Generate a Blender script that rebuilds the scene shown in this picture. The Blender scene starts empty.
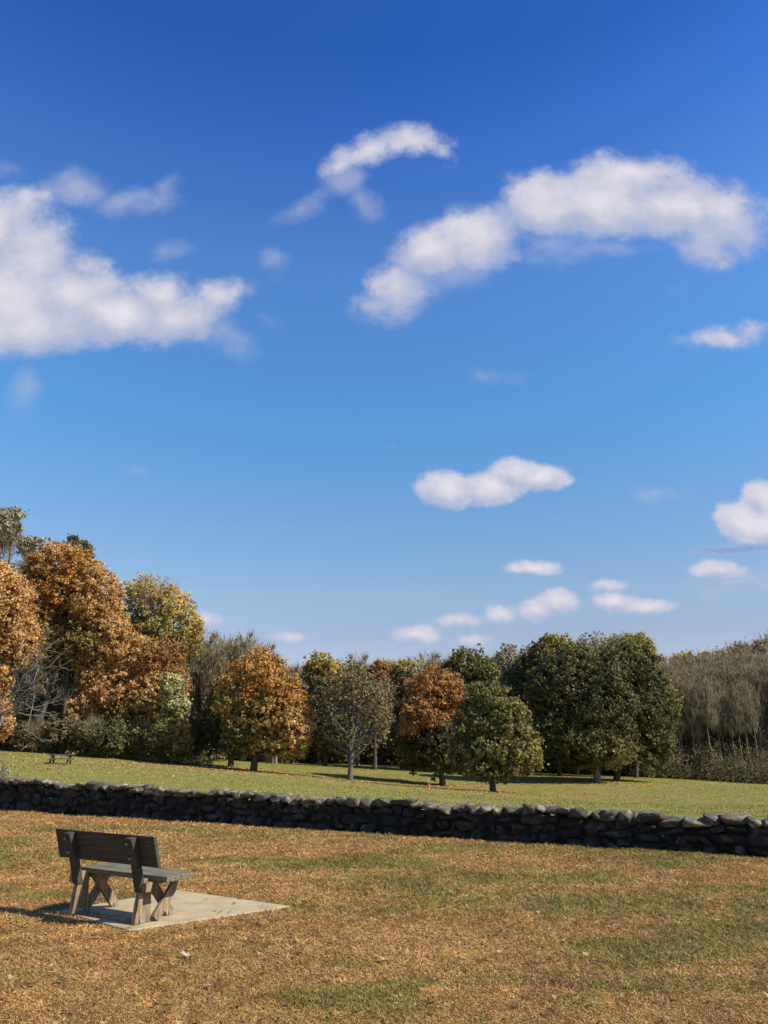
import bpy, math, random
import numpy as np
from mathutils import Vector
random.seed(7); rng = np.random.default_rng(7)
sc = bpy.context.scene; C = sc.collection
F, CX, CY, Y0, EYE = 770.0, 384.0, 512.0, 745.0, 1.7
PITCH = math.atan((Y0-CY)/F)

def ray(px, py):
    u, v = px-CX, CY-py
    return np.array([u, F*math.cos(PITCH)-v*math.sin(PITCH), F*math.sin(PITCH)+v*math.cos(PITCH)])
def at(px, py, D):
    r = ray(px, py); return np.array([r[0]/r[1]*D, D, EYE+r[2]/r[1]*D])
def mpp(px, py, D):            # metres per pixel at that distance
    return D/ray(px, py)[1]

# ------------------------------------------------------------------ terrain
WL, WR = np.array([-10.66, 22.84]), np.array([6.14, 13.39])
WD = (WR-WL)/np.linalg.norm(WR-WL); WN = np.array([-WD[1], WD[0]])     # WN points away from the camera
ctl = [(20,749,85),(60,765,60),(253,771,73),(231,767,78),(350,779,72),(443,785,78),(493,793,66),(598,782,86),
       (760,784,100),(400,766,112),(300,763,110),(130,756,84),(520,772,112),(680,779,100)]
P = [at(*c) for c in ctl] + [np.array(p, float) for p in
     [(-60,40,.9),(-14,30,.12),(-10,42,.05),(0,30,-.25),(0,45,-.75),(12,30,-.6),(25,45,-1.6),(60,40,-1.8),(60,75,-3),(80,110,-4),(-90,120,3),
      (0,160,-.5),(90,170,-4),(-60,170,3),(0,400,0),(300,400,-3),(-300,400,4),(0,-200,0),(300,0,-2),(-300,0,2),(0,12,0),(-14,24,0),(8,13,0),(20,6,0),(-30,28,0)]]
P = np.array(P)
def U(r2): return 0.5*r2*np.log(r2+1e-9)
def tps_fit(P, lam=20.):
    n = len(P); d2 = ((P[:,None,:2]-P[None,:,:2])**2).sum(-1)
    A = np.zeros((n+3,n+3)); A[:n,:n] = U(d2)+np.eye(n)*lam
    A[:n,n] = 1; A[:n,n+1:] = P[:,:2]; A[n,:n] = 1; A[n+1:,:n] = P[:,:2].T
    return np.linalg.solve(A, np.r_[P[:,2],0,0,0])
W = tps_fit(P)
def sstep(t): t = np.clip(t,0,1); return t*t*(3-2*t)
def height(X, Y):
    X = np.atleast_1d(np.asarray(X,float)); Y = np.atleast_1d(np.asarray(Y,float))
    xc = np.clip(X,-350,350); yc = np.clip(Y,-220,420)
    z = np.full(X.shape, W[len(P)]) + W[len(P)+1]*xc + W[len(P)+2]*yc
    for i,p in enumerate(P): z += W[i]*U((xc-p[0])**2+(yc-p[1])**2)
    d = (X-WL[0])*WN[0]+(Y-WL[1])*WN[1]
    return z*sstep((d-.5)/14)
def hz(x, y): return float(height(x,y)[0])

# ------------------------------------------------------------------ value noise (numpy)
LAT = rng.random((256,256))
def vnoise(x, y):
    xi = np.floor(x).astype(int); yi = np.floor(y).astype(int); fx = x-xi; fy = y-yi
    fx = fx*fx*(3-2*fx); fy = fy*fy*(3-2*fy)
    g = lambda a,b: LAT[a%256, b%256]
    return (g(xi,yi)*(1-fx)+g(xi+1,yi)*fx)*(1-fy)+(g(xi,yi+1)*(1-fx)+g(xi+1,yi+1)*fx)*fy
def fbm(x, y, o=4):
    s = 0; a = .5; t = 0
    for k in range(o): s = s+a*vnoise(x*2**k+k*17.3, y*2**k+k*9.1); t += a; a *= .5
    return s/t

# ------------------------------------------------------------------ object helpers
def mesh_np(name, V, Fc, mat, parent=None, attrs=None, smooth=False):
    me = bpy.data.meshes.new(name)
    V = np.asarray(V, np.float32); 
    if isinstance(Fc, np.ndarray):
        n, k = Fc.shape
        me.vertices.add(len(V)); me.vertices.foreach_set('co', V.ravel())
        me.loops.add(n*k); me.loops.foreach_set('vertex_index', Fc.astype(np.int32).ravel())
        me.polygons.add(n); me.polygons.foreach_set('loop_start', np.arange(0,n*k,k,dtype=np.int32))
        me.update(calc_edges=True)
    else:
        me.from_pydata([tuple(map(float,v)) for v in V], [], Fc)
    for an, (ty, arr) in (attrs or {}).items():
        a = me.attributes.new(an, ty, 'POINT')
        a.data.foreach_set('color' if ty == 'FLOAT_COLOR' else 'value', np.asarray(arr, np.float32).ravel())
    if smooth: me.polygons.foreach_set('use_smooth', [True]*len(me.polygons))
    me.validate(); me.update()
    o = bpy.data.objects.new(name, me); C.objects.link(o)
    if mat: me.materials.append(mat)
    if parent: o.parent = parent
    return o
def tag(o, label=None, cat=None, group=None, kind=None):
    if label: o['label'] = label
    if cat: o['category'] = cat
    if group: o['group'] = group
    if kind: o['kind'] = kind
    return o
def thing(name, loc, label, cat, group=None, rz=0):
    o = bpy.data.objects.new(name, None); C.objects.link(o); o.location = loc; o.rotation_euler = (0,0,rz)
    o.empty_display_size = .3
    return tag(o, label, cat, group)
def copy_tree(o, parent=None):
    c = o.copy(); C.objects.link(c)
    if parent: c.parent = parent
    for ch in list(o.children): copy_tree(ch, c)
    return c

class MB:                      # collects boards, boxes and tubes for ONE mesh
    def __init__(s): s.V = []; s.F = []
    def hexa(s, c8):
        b = len(s.V); s.V += [tuple(c) for c in c8]
        s.F += [[b+i for i in f] for f in ((0,3,2,1),(4,5,6,7),(0,1,5,4),(1,2,6,5),(2,3,7,6),(3,0,4,7))]
    def box(s, c, d):
        x,y,z = c; a,b,h = d[0]/2,d[1]/2,d[2]/2
        s.hexa([(x-a,y-b,z-h),(x+a,y-b,z-h),(x+a,y+b,z-h),(x-a,y+b,z-h),(x-a,y-b,z+h),(x+a,y-b,z+h),(x+a,y+b,z+h),(x-a,y+b,z+h)])
    def slab(s, poly, x0, x1):  # polygon in the y-z plane pulled along x
        n = len(poly); b = len(s.V)
        s.V += [(x0,y,z) for y,z in poly]+[(x1,y,z) for y,z in poly]
        s.F += [[b+i for i in range(n)][::-1],[b+n+i for i in range(n)]]
        s.F += [[b+i,b+(i+1)%n,b+n+(i+1)%n,b+n+i] for i in range(n)]
    def tube(s, pts, rad, k=6, cap=True):
        pts = [np.array(p,float) for p in pts]; b = len(s.V); n = len(pts)
        for i,p in enumerate(pts):
            d = pts[min(i+1,n-1)]-pts[max(i-1,0)]; d /= np.linalg.norm(d)+1e-9
            a = np.cross(d,[1,0,0] if abs(d[0])<.8 else [0,1,0]); a /= np.linalg.norm(a); e = np.cross(d,a)
            for j in range(k):
                t = 2*math.pi*j/k; s.V.append(tuple(p+rad[i]*(a*math.cos(t)+e*math.sin(t))))
        for i in range(n-1):
            for j in range(k): s.F.append([b+i*k+j,b+i*k+(j+1)%k,b+(i+1)*k+(j+1)%k,b+(i+1)*k+j])
        if cap: s.F.append([b+(n-1)*k+j for j in range(k)])
    def build(s, name, mat, parent=None, bevel=0, smooth=False):
        o = mesh_np(name, np.array(s.V), s.F, mat, parent, smooth=smooth)
        if bevel:
            m = o.modifiers.new('bevel','BEVEL'); m.width = bevel; m.segments = 2; m.limit_method = 'ANGLE'
        return o

# ------------------------------------------------------------------ materials
AL = .69      # overall reflectance level of the ground, bark, timber and stone colours below
class NT:
    def __init__(s, tree): s.t = tree; s.n = tree.nodes; s.l = tree.links
    def new(s, ty, **kw):
        n = s.n.new(ty)
        for k,v in kw.items():
            if k.startswith('i_'):
                key = k[2:]; key = int(key) if key.isdigit() else key.replace('_',' ')
                if hasattr(v,'is_output') or isinstance(v, bpy.types.NodeSocket): s.l.new(v, n.inputs[key])
                else: n.inputs[key].default_value = v
            else: setattr(n,k,v)
        return n
    def math(s, op, a, b=0., c=0., clamp=False):
        n = s.n.new('ShaderNodeMath'); n.operation = op; n.use_clamp = clamp
        for i,v in enumerate((a,b,c)):
            if isinstance(v, bpy.types.NodeSocket): s.l.new(v,n.inputs[i])
            else: n.inputs[i].default_value = v
        return n.outputs[0]
    def vmath(s, op, a, b=None):
        n = s.n.new('ShaderNodeVectorMath'); n.operation = op
        for i,v in enumerate((a,b)):
            if v is None: continue
            if isinstance(v, bpy.types.NodeSocket): s.l.new(v,n.inputs[i])
            else: n.inputs[i].default_value = v
        return n
    def ramp(s, fac, stops):
        n = s.n.new('ShaderNodeValToRGB'); s.l.new(fac,n.inputs[0]); e = n.color_ramp.elements
        while len(e) < len(stops): e.new(.5)
        for el,(p,c) in zip(e,stops): el.position = p; el.color = (*[x*AL for x in c],1)
        return n.outputs[0]
    def noise(s, vec, scale, detail=4, rough=.55, dist=0.):
        n = s.n.new('ShaderNodeTexNoise'); n.inputs['Scale'].default_value = scale; n.inputs['Detail'].default_value = detail
        n.inputs['Roughness'].default_value = rough; n.inputs['Distortion'].default_value = dist
        if vec is not None: s.l.new(vec,n.inputs['Vector'])
        return n
    def mix(s, fac, a, b, mode='MIX'):
        n = s.n.new('ShaderNodeMix'); n.data_type = 'RGBA'; n.blend_type = mode
        for i,v in ((0,fac),(6,a),(7,b)):
            if isinstance(v, bpy.types.NodeSocket): s.l.new(v,n.inputs[i])
            else: n.inputs[i].default_value = v if i==0 else (*v,1)
        return n.outputs[2]
def mat(name):
    m = bpy.data.materials.new(name); m.use_nodes = True; t = NT(m.node_tree)
    return m, t, t.n['Principled BSDF']
def leaf_mat(name, rough=.62, trans=.33):
    m,t,p = mat(name)
    a = t.new('ShaderNodeAttribute', attribute_name='col')
    p.inputs['Roughness'].default_value = rough; p.inputs['Specular IOR Level'].default_value = .25
    t.l.new(a.outputs['Color'], p.inputs['Base Color'])
    tr = t.new('ShaderNodeBsdfTranslucent'); t.l.new(a.outputs['Color'], tr.inputs['Color'])
    mx = t.new('ShaderNodeMixShader'); mx.inputs[0].default_value = trans
    t.l.new(p.outputs[0],mx.inputs[1]); t.l.new(tr.outputs[0],mx.inputs[2]); t.l.new(mx.outputs[0], t.n['Material Output'].inputs[0])
    return m
M = {}
M['leaf'] = leaf_mat('leaf')
M['blade'] = leaf_mat('grass_blade', .7, .15)
M['dead_leaf'] = leaf_mat('dead_leaf', .7, .15)
def bark(name, c1, c2, scale=6):
    m,t,p = mat(name); tc = t.new('ShaderNodeTexCoord')
    mp = t.new('ShaderNodeMapping', i_Vector=tc.outputs['Object'], i_Scale=(3,3,.6))
    n = t.noise(mp.outputs[0], scale, 6)
    t.l.new(t.ramp(n.outputs[0],[(.3,c1),(.7,c2)]), p.inputs['Base Color']); p.inputs['Roughness'].default_value = .9
    b = t.new('ShaderNodeBump', i_Strength=.6, i_Distance=.03, i_Height=n.outputs[0]); t.l.new(b.outputs[0],p.inputs['Normal'])
    return m
M['bark'] = bark('bark',(.05,.04,.03),(.14,.11,.085))
M['bark_pale'] = bark('bark_pale',(.17,.145,.11),(.36,.32,.26))
M['bark_grey'] = bark('bark_grey',(.10,.085,.07),(.22,.19,.16))

def ground_mat():
    m,t,p = mat('field_ground'); pos = t.new('ShaderNodeNewGeometry').outputs['Position']
    g = t.new('ShaderNodeAttribute', attribute_name='green').outputs['Fac']
    far = t.new('ShaderNodeAttribute', attribute_name='far').outputs['Fac']
    lit = t.new('ShaderNodeAttribute', attribute_name='litter').outputs['Fac']
    dry = t.new('ShaderNodeAttribute', attribute_name='dry').outputs['Fac']
    n1 = t.noise(pos, 9, 6, .7).outputs[0]; n2 = t.noise(pos, 45, 5, .75).outputs[0]; n3 = t.noise(pos, 1.6, 5, .6).outputs[0]
    s = t.math('ADD', t.math('MULTIPLY',n1,.5), t.math('MULTIPLY',n2,.5))
    brown = t.ramp(s, [(.34,(.14,.07,.022)),(.47,(.32,.18,.062)),(.58,(.46,.28,.115)),(.68,(.58,.40,.19))])
    grn = t.ramp(s, [(.35,(.10,.09,.025)),(.5,(.21,.185,.055)),(.65,(.33,.28,.10))])
    near = t.mix(g, brown, grn)
    fn = t.math('MULTIPLY_ADD', t.math('SUBTRACT', t.noise(t.new('ShaderNodeMapping',i_Vector=pos,i_Scale=(1,2.2,1)).outputs[0], 1.1, 9, .78).outputs[0], .5), 1.7, .5); n4 = t.noise(pos,.35,6,.65).outputs[0]
    fgrn = t.ramp(fn, [(.25,(.14,.155,.030)),(.5,(.235,.245,.046)),(.75,(.31,.305,.07))])
    fbr = t.ramp(fn, [(.25,(.20,.14,.04)),(.5,(.34,.25,.08)),(.75,(.46,.34,.13))])
    fm = t.math('MULTIPLY_ADD', t.math('SUBTRACT',n4,.5), 2.2, dry, clamp=True)
    farc = t.mix(fm, fgrn, fbr)
    c = t.mix(far, near, farc)
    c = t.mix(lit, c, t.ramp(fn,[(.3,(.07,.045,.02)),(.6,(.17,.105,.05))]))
    t.l.new(c,p.inputs['Base Color']); p.inputs['Roughness'].default_value = .95; p.inputs['Specular IOR Level'].default_value = .1
    b = t.new('ShaderNodeBump', i_Strength=.9, i_Distance=.035, i_Height=s); t.l.new(b.outputs[0],p.inputs['Normal'])
    return m
M['ground'] = ground_mat()
def stone_mat(name, c0, c1, c2, lichen=.5):
    m,t,p = mat(name); pos = t.new('ShaderNodeNewGeometry').outputs['Position']
    a = t.new('ShaderNodeAttribute', attribute_name='tone').outputs['Fac']
    n1 = t.noise(pos, 7, 8, .65).outputs[0]; n2 = t.noise(pos, 2.2, 4).outputs[0]; n3 = t.noise(pos, 40, 4, .7).outputs[0]
    c = t.ramp(n1, [(.3,c0),(.5,c1),(.7,c2)])
    sc_ = t.math('MULTIPLY_ADD', a, .9, .5)
    col = t.vmath('SCALE', c); t.l.new(sc_, col.inputs['Scale'])
    li = t.math('GREATER_THAN', t.math('MULTIPLY', n1, n2), .30)
    cc = t.mix(t.math('MULTIPLY',li,lichen), col.outputs[0], (.34,.32,.25))
    t.l.new(cc,p.inputs['Base Color']); p.inputs['Roughness'].default_value = .92
    b = t.new('ShaderNodeBump', i_Strength=.8, i_Distance=.02, i_Height=t.math('ADD',n1,t.math('MULTIPLY',n3,.4))); t.l.new(b.outputs[0],p.inputs['Normal'])
    return m
M['stone'] = stone_mat('shaded_field_stone',(.016,.014,.010),(.035,.030,.021),(.075,.064,.045),.10)  # stone colour lowered to put the wall face's shade into it
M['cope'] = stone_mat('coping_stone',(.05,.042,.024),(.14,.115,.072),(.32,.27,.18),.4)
def wood_mat(name, c0, c1, c2, axis=0):
    m,t,p = mat(name); tc = t.new('ShaderNodeTexCoord')
    scl = [22,22,22]; scl[axis] = 1.6
    mp = t.new('ShaderNodeMapping', i_Vector=tc.outputs['Object'], i_Scale=tuple(scl))
    n = t.noise(mp.outputs[0], 1.6, 8, .65, .4).outputs[0]; k = t.noise(tc.outputs['Object'], 5, 4).outputs[0]
    s = t.math('ADD', t.math('MULTIPLY',n,.75), t.math('MULTIPLY',k,.25))
    t.l.new(t.ramp(s,[(.36,c0),(.5,c1),(.64,c2)]), p.inputs['Base Color']); p.inputs['Roughness'].default_value = .82
    b = t.new('ShaderNodeBump', i_Strength=.7, i_Distance=.006, i_Height=n); t.l.new(b.outputs[0],p.inputs['Normal'])
    return m
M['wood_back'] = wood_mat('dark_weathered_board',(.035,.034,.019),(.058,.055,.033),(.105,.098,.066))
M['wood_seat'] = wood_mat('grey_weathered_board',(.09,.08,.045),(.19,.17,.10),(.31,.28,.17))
M['wood_leg'] = wood_mat('brown_post_timber',(.08,.055,.03),(.27,.19,.10),(.56,.42,.24),2)
M['wood_legs_far'] = wood_mat('dark_table_timber',(.05,.04,.03),(.10,.08,.06),(.16,.13,.10))
def plain(name, c, r=.7, metal=0):
    m,t,p = mat(name); n = t.noise(t.new('ShaderNodeTexCoord').outputs['Object'], 14, 5)
    t.l.new(t.ramp(n.outputs[0],[(.35,tuple(x*.8 for x in c)),(.65,tuple(min(1,x*1.15) for x in c))]), p.inputs['Base Color'])
    p.inputs['Roughness'].default_value = r; p.inputs['Metallic'].default_value = metal; return m
M['steel'] = plain('galvanised_steel',(.55,.55,.55),.45,.7)
M['orange'] = plain('orange_plastic',(.65,.16,.05),.5)
M['white'] = plain('white_stake_paint',(.7,.68,.6),.6)
def conc():
    m,t,p = mat('concrete'); pos = t.new('ShaderNodeNewGeometry').outputs['Position']
    a = t.noise(pos,3,6,.6).outputs[0]; b_ = t.noise(pos,60,4,.7).outputs[0]
    s = t.math('ADD',t.math('MULTIPLY',a,.7),t.math('MULTIPLY',b_,.3))
    t.l.new(t.ramp(s,[(.33,(.43,.31,.16)),(.5,(.56,.43,.235)),(.67,(.66,.52,.31))]),p.inputs['Base Color'])
    p.inputs['Roughness'].default_value = .9
    bp = t.new('ShaderNodeBump', i_Strength=.4, i_Distance=.01, i_Height=b_); t.l.new(bp.outputs[0],p.inputs['Normal'])
    return m
M['concrete'] = conc()

# ------------------------------------------------------------------ bench pad frame
PAD = np.array([(-2.42,8.14),(-1.02,9.28),(-2.49,10.25),(-3.44,9.04)])     # corners, anticlockwise
def pad_dist(X, Y):
    d = np.full(np.shape(X), -99.)
    for i in range(4):
        p,q = PAD[i],PAD[(i+1)%4]; e = (q-p)/np.linalg.norm(q-p)
        d = np.maximum(d, (X-p[0])*e[1]-(Y-p[1])*e[0])
    return d

# ------------------------------------------------------------------ ground sheet
def green_mask(X, Y):
    m = sstep((fbm(X*.45+3,Y*.8+5,5)-.57)/.14)*.75 + sstep((fbm(X*3+30,Y*3+5,4)-.62)/.1)*.35
    for px,py,rx,ry,a in ((400,882,75,12,.7),(560,903,170,15,.75),(740,930,70,14,.9),(250,835,70,7,.6),(20,860,45,9,.75),(620,850,160,7,.55),(440,846,90,6,.4),
                          (100,925,60,0,0),(600,985,80,12,.45),(350,965,25,6,.5),(575,1005,30,8,.6),(715,985,70,14,.5),(60,908,25,5,.4),(700,960,60,8,.35),(500,870,120,6,.3)):
        if not a: continue
        r = ray(px,py); D = -EYE*r[1]/r[2]; x0 = r[0]/r[1]*D
        r2 = ray(px,py+ry); sy = D+EYE*r2[1]/r2[2]; sx = rx*D/r[1]
        g = np.exp(-((X-x0)/sx)**2-((Y-D)/max(sy,.2))**2)
        m = m+a*g*(.25+1.5*fbm(X*2.2,Y*2.2,4))
    return np.clip(m,0,1)
def axis_pts(n, s, T): t = np.linspace(-1,1,n)*math.asinh(T/s); return np.sinh(t)*s
gx = axis_pts(421,7,3000); gy = axis_pts(421,7,3000)+11
GX,GY = np.meshgrid(gx,gy); X,Y = GX.ravel(),GY.ravel()
dw = (X-WL[0])*WN[0]+(Y-WL[1])*WN[1]
Z = height(X,Y)+(fbm(X*1.1,Y*1.1,3)-.5)*.05*(1-sstep((dw)/6)) + (fbm(X*.08,Y*.08,3)-.5)*.35*sstep(dw/40)
onpad = pad_dist(X,Y); Z = np.where(onpad<.25, -.02, Z)
azr = X/np.maximum(Y,1)
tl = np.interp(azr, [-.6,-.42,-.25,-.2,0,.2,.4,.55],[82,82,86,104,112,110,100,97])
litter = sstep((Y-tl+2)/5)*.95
dry = np.clip(.25+ (fbm(X*.05+4,Y*.12,4)-.5)*2.2,0,1)
for px,py,D,r,a in ((253,771,73,7,.7),(231,767,78,6,.5),(350,779,72,5,.6),(443,785,78,6,.6),(493,793,66,6,.5),(470,793,60,9,.4),(100,766,60,14,.5),(600,782,84,8,.4),(620,795,64,18,.35)):
    q = at(px,py,D); dry = dry + a*np.exp(-((X-q[0])/r)**2-((Y-q[1])/r)**2)
n = len(gx); idx = np.arange(n*n).reshape(n,n)
Fq = np.stack([idx[:-1,:-1],idx[:-1,1:],idx[1:,1:],idx[1:,:-1]],-1).reshape(-1,4)
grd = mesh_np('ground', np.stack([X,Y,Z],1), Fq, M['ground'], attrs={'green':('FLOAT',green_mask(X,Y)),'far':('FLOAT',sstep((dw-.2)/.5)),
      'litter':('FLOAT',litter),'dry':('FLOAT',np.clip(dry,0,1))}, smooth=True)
tag(grd, kind='structure')

# concrete pad
mb = MB(); pc = PAD.mean(0)
mb.hexa([(p[0]-pc[0],p[1]-pc[1],z) for z in (-.065,.022) for p in PAD]); o = mb.build('concrete_pad', M['concrete'], bevel=.012)
o.location = (pc[0],pc[1],0); tag(o, 'square pale tan concrete slab set in brown grass under the wooden bench', 'concrete slab')

# ------------------------------------------------------------------ grass blades (stuff)
def blades(n, name, label):
    D = 4.3*np.exp(rng.random(n)*math.log(23/4.3)); D = np.where(rng.random(n)<.25, 4.3+rng.random(n)*10, D)
    A = (rng.random(n)*2-1)*.62; X = A*D; Y = D
    dwall = (X-WL[0])*WN[0]+(Y-WL[1])*WN[1]
    edge = pad_dist(X,Y)+ (rng.random(n)-.5)*.11
    k = (dwall<-.33)&(edge>.0); X,Y,D,edge = X[k],Y[k],D[k],edge[k]; n = len(X)
    g = green_mask(X,Y); isg = rng.random(n) < np.clip(g*1.25-.14,.01,.78)
    sc_ = np.clip((D/6)**.75,.9,2.4)
    Ln = (.014+.030*rng.random(n))*sc_; Wd = (.0016+.0022*rng.random(n))*sc_
    th = rng.random(n)*2*math.pi
    el = np.where(isg, -.0+.9*rng.random(n), np.abs(rng.normal(0,.32,n))+.03)
    dx,dy,dz = np.cos(th)*np.cos(el),np.sin(th)*np.cos(el),np.sin(el)
    px_,py_ = -np.sin(th),np.cos(th)
    z0 = (fbm(X*1.1,Y*1.1,3)-.5)*.05 + rng.random(n)*.012
    z0 = np.where(edge<.28, .0+rng.random(n)*.012, z0)
    B = np.stack([X,Y,z0],1); dr = np.stack([dx,dy,dz],1)*Ln[:,None]; pr = np.stack([px_,py_,rng.normal(0,.5,n)],1)*Wd[:,None]
    V = np.stack([B-pr,B+pr,B+dr],1).reshape(-1,3)
    Br = np.array([(.56,.35,.14),(.46,.25,.09),(.66,.45,.21),(.38,.20,.07),(.62,.44,.21)]); Gr = np.array([(.27,.245,.07),(.35,.30,.09),(.18,.18,.05)])
    col = np.where(isg[:,None], Gr[rng.integers(0,3,n)], Br[rng.choice(5,n,p=[.30,.26,.16,.22,.06])])
    patch = (.72+.56*fbm(X*1.7+9,Y*1.7,4))*(.55+.85*fbm(X*9,Y*6,3)); col = col*(patch*1.12*(.85+.3*rng.random(n)))[:,None]
    col = np.c_[col*AL*np.array([1.05,.985,.82])*.98,np.ones(n)].repeat(3,0)
    o = mesh_np(name, V, np.arange(3*n).reshape(n,3), M['blade'], attrs={'col':('FLOAT_COLOR',col)})
    tag(o,label,'grass',kind='stuff')
blades(1050000,'dry_grass','dry brown and green mown grass covering the foreground')
def leaves_on_ground():
    n = 1100
    D = 4.6*np.exp(rng.random(n)*math.log(21/4.6)); X = (rng.random(n)*2-1)*.6*D; Y = D
    big = (rng.random(n)<.03)
    pts = [(383,965),(210,988),(420,848),(650,860),(700,955),(632,990),(527,1000),(240,1008),(350,915),(470,905),(690,872),(195,896),(168,915)]
    for i,(px,py) in enumerate(pts):
        r = ray(px,py); d = -EYE*r[1]/r[2]; X[i] = r[0]/r[1]*d; Y[i] = d; big[i] = True
    dwall = (X-WL[0])*WN[0]+(Y-WL[1])*WN[1]
    k = dwall<-.3; X,Y,big = X[k],Y[k],big[k]; n = len(X)
    V=[];Fs=[];cols=[]
    for i in range(n):
        s = (.042 if big[i] else .028)*(.7+.6*random.random()); a = random.random()*6.28
        z = (fbm(np.array([X[i]*1.1]),np.array([Y[i]*1.1]),3)[0]-.5)*.05+.035; onp = False
        if pad_dist(X[i],Y[i])<.05:
            z = .034
            if random.random()<.5: continue
        c = random.choice([(.52,.38,.22),(.38,.19,.07),(.2,.10,.04),(.4,.2,.08),(.12,.06,.03)]) if not big[i] else random.choice([(.62,.5,.38),(.55,.38,.22),(.14,.08,.04),(.2,.11,.06)])
        m_ = 10; b = len(V); V.append((X[i],Y[i],z)); c=tuple(x*AL for x in c); cols.append((*c,1)); tx,ty = random.uniform(-.5,.5),random.uniform(-.5,.5)
        for j in range(m_):
            t = 6.283*j/m_; rr = s*(1 if j%2==0 else .55)*(.8+.4*random.random())
            x,y = math.cos(t+a)*rr,math.sin(t+a)*rr*.75
            V.append((X[i]+x,Y[i]+y,z+x*tx+y*ty+abs(x)*.4)); cols.append((*c,1))
        for j in range(m_): Fs.append([b,b+1+j,b+1+(j+1)%m_])
    o = mesh_np('fallen_leaves',np.array(V),np.array(Fs),M['dead_leaf'],attrs={'col':('FLOAT_COLOR',np.array(cols))})
    tag(o,'dead brown and pale leaves scattered over the foreground grass','fallen leaves',kind='stuff')
leaves_on_ground()

def far_field():
    n=150000; D=24*np.exp(rng.random(n)*math.log(100/24)); X=(rng.random(n)*2-1)*.62*D; Y=D
    tl_=np.interp(X/Y,[-.6,-.42,-.25,-.2,0,.2,.4,.55],[82,82,86,104,112,110,100,97]); dwl=(X-WL[0])*WN[0]+(Y-WL[1])*WN[1]
    clump=fbm(X*.9,Y*.5,4); k=(dwl>.6)&(Y<tl_)&(rng.random(n)<np.clip((clump-.3)*3,.1,1)); X,Y,D=X[k],Y[k],D[k]; n=len(X)
    z=height(X,Y)+(fbm(X*.08,Y*.08,3)-.5)*.35*sstep(((X-WL[0])*WN[0]+(Y-WL[1])*WN[1])/40)
    s=(D/40)**.6; w=(.010+.02*rng.random(n))*s; h=(.02+.05*rng.random(n))*s; a=rng.random(n)*6.28
    B=np.stack([X,Y,z-.005],1); pr=np.stack([np.cos(a),np.sin(a),np.zeros(n)],1)*w[:,None]; up=np.stack([rng.normal(0,.5,n)*h,rng.normal(0,.5,n)*h,h],1)
    c=np.array([(.22,.225,.045),(.28,.27,.06),(.16,.17,.035),(.34,.27,.09),(.36,.24,.09)])[rng.choice(5,n,p=[.32,.28,.18,.13,.09])]
    mesh=mesh_np('field_grass',np.stack([B-pr,B+pr,B+up],1).reshape(-1,3),np.arange(3*n).reshape(n,3),M['blade'],attrs={'col':('FLOAT_COLOR',np.c_[c*1.12*(.8+.4*rng.random(n))[:,None],np.ones(n)].repeat(3,0))})
    tag(mesh,'mown green and tan grass tufts over the far field','grass',kind='stuff')
    cs=[(at(px,py,d)[:2],r,m) for px,py,d,r,m in ((253,771,73,5.5,1500),(231,767,78,4,700),(350,779,72,4,500),(443,785,78,4.5,1100),(493,793,66,4.5,700),(598,782,86,7,900),(616,780,89,7,700),(100,762,66,16,1600))]
    P_=np.concatenate([np.c_[c[0]+rng.normal(0,r*.55,m)-1.0,c[1]+rng.normal(0,r*.55,m)] for c,r,m in cs]); n=len(P_)
    z=height(P_[:,0],P_[:,1])+(fbm(P_[:,0]*.08,P_[:,1]*.08,3)-.5)*.35*sstep(((P_[:,0]-WL[0])*WN[0]+(P_[:,1]-WL[1])*WN[1])/40)+.02
    c0=np.c_[P_,z]; a=rng.random(n)*6.28; sz=.04+.05*rng.random(n); u_=np.stack([np.cos(a),np.sin(a),rng.normal(0,.3,n)],1)*sz[:,None]; v_=np.stack([-np.sin(a),np.cos(a),rng.normal(0,.3,n)+.3],1)*sz[:,None]
    c=np.array([(.46,.24,.08),(.34,.17,.06),(.52,.33,.13),(.22,.11,.04)])[rng.integers(0,4,n)]
    o=mesh_np('leaf_litter',np.stack([c0-u_,c0-v_,c0+u_,c0+v_],1).reshape(-1,3),np.arange(4*n).reshape(n,4),M['dead_leaf'],attrs={'col':('FLOAT_COLOR',np.c_[c,np.ones(n)].repeat(4,0))})
    tag(o,'fallen orange brown leaves lying under the field trees','fallen leaves',kind='stuff')
far_field()

# ------------------------------------------------------------------ stone wall
def rock_template(k=5):
    V=[];Fs=[];ids={}
    def vid(p):
        key = tuple(round(c,4) for c in p)
        if key not in ids: ids[key]=len(V); V.append(p)
        return ids[key]
    for ax in range(3):
        for sg in (-1,1):
            for i in range(k):
                for j in range(k):
                    q=[]
                    for a,b in ((i,j),(i+1,j),(i+1,j+1),(i,j+1)):
                        p=[0,0,0]; p[ax]=sg; p[(ax+1)%3]=2*a/k-1; p[(ax+2)%3]=2*b/k-1; q.append(vid(tuple(p)))
                    Fs.append(q if sg>0 else q[::-1])
    return np.array(V),np.array(Fs)
RV,RF = rock_template()
def rock(dims, rnd=.55, rough=.10, cut=3):
    v = RV.copy(); ln = np.linalg.norm(v,axis=1,keepdims=True); v = v*(1-rnd)+v/ln*rnd*1.15
    for _ in range(cut):                                # chip flat faces off
        d = rng.normal(size=3); d /= np.linalg.norm(d); lim = rng.uniform(.60,.98); s = v@d
        v = v - np.outer(np.maximum(s-lim,0),d)
    ph = rng.random(9)*6.28
    nz = np.sin(v[:,0]*2.3+ph[0])*np.sin(v[:,1]*2.7+ph[1])*np.sin(v[:,2]*2.1+ph[2])+.5*np.sin(v[:,0]*5+ph[3]+v[:,2]*4)*np.sin(v[:,1]*6+ph[4])
    v = v*(1+rough*nz[:,None]+rng.normal(0,.018,(len(v),1)))
    return v*np.array(dims)/2
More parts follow.
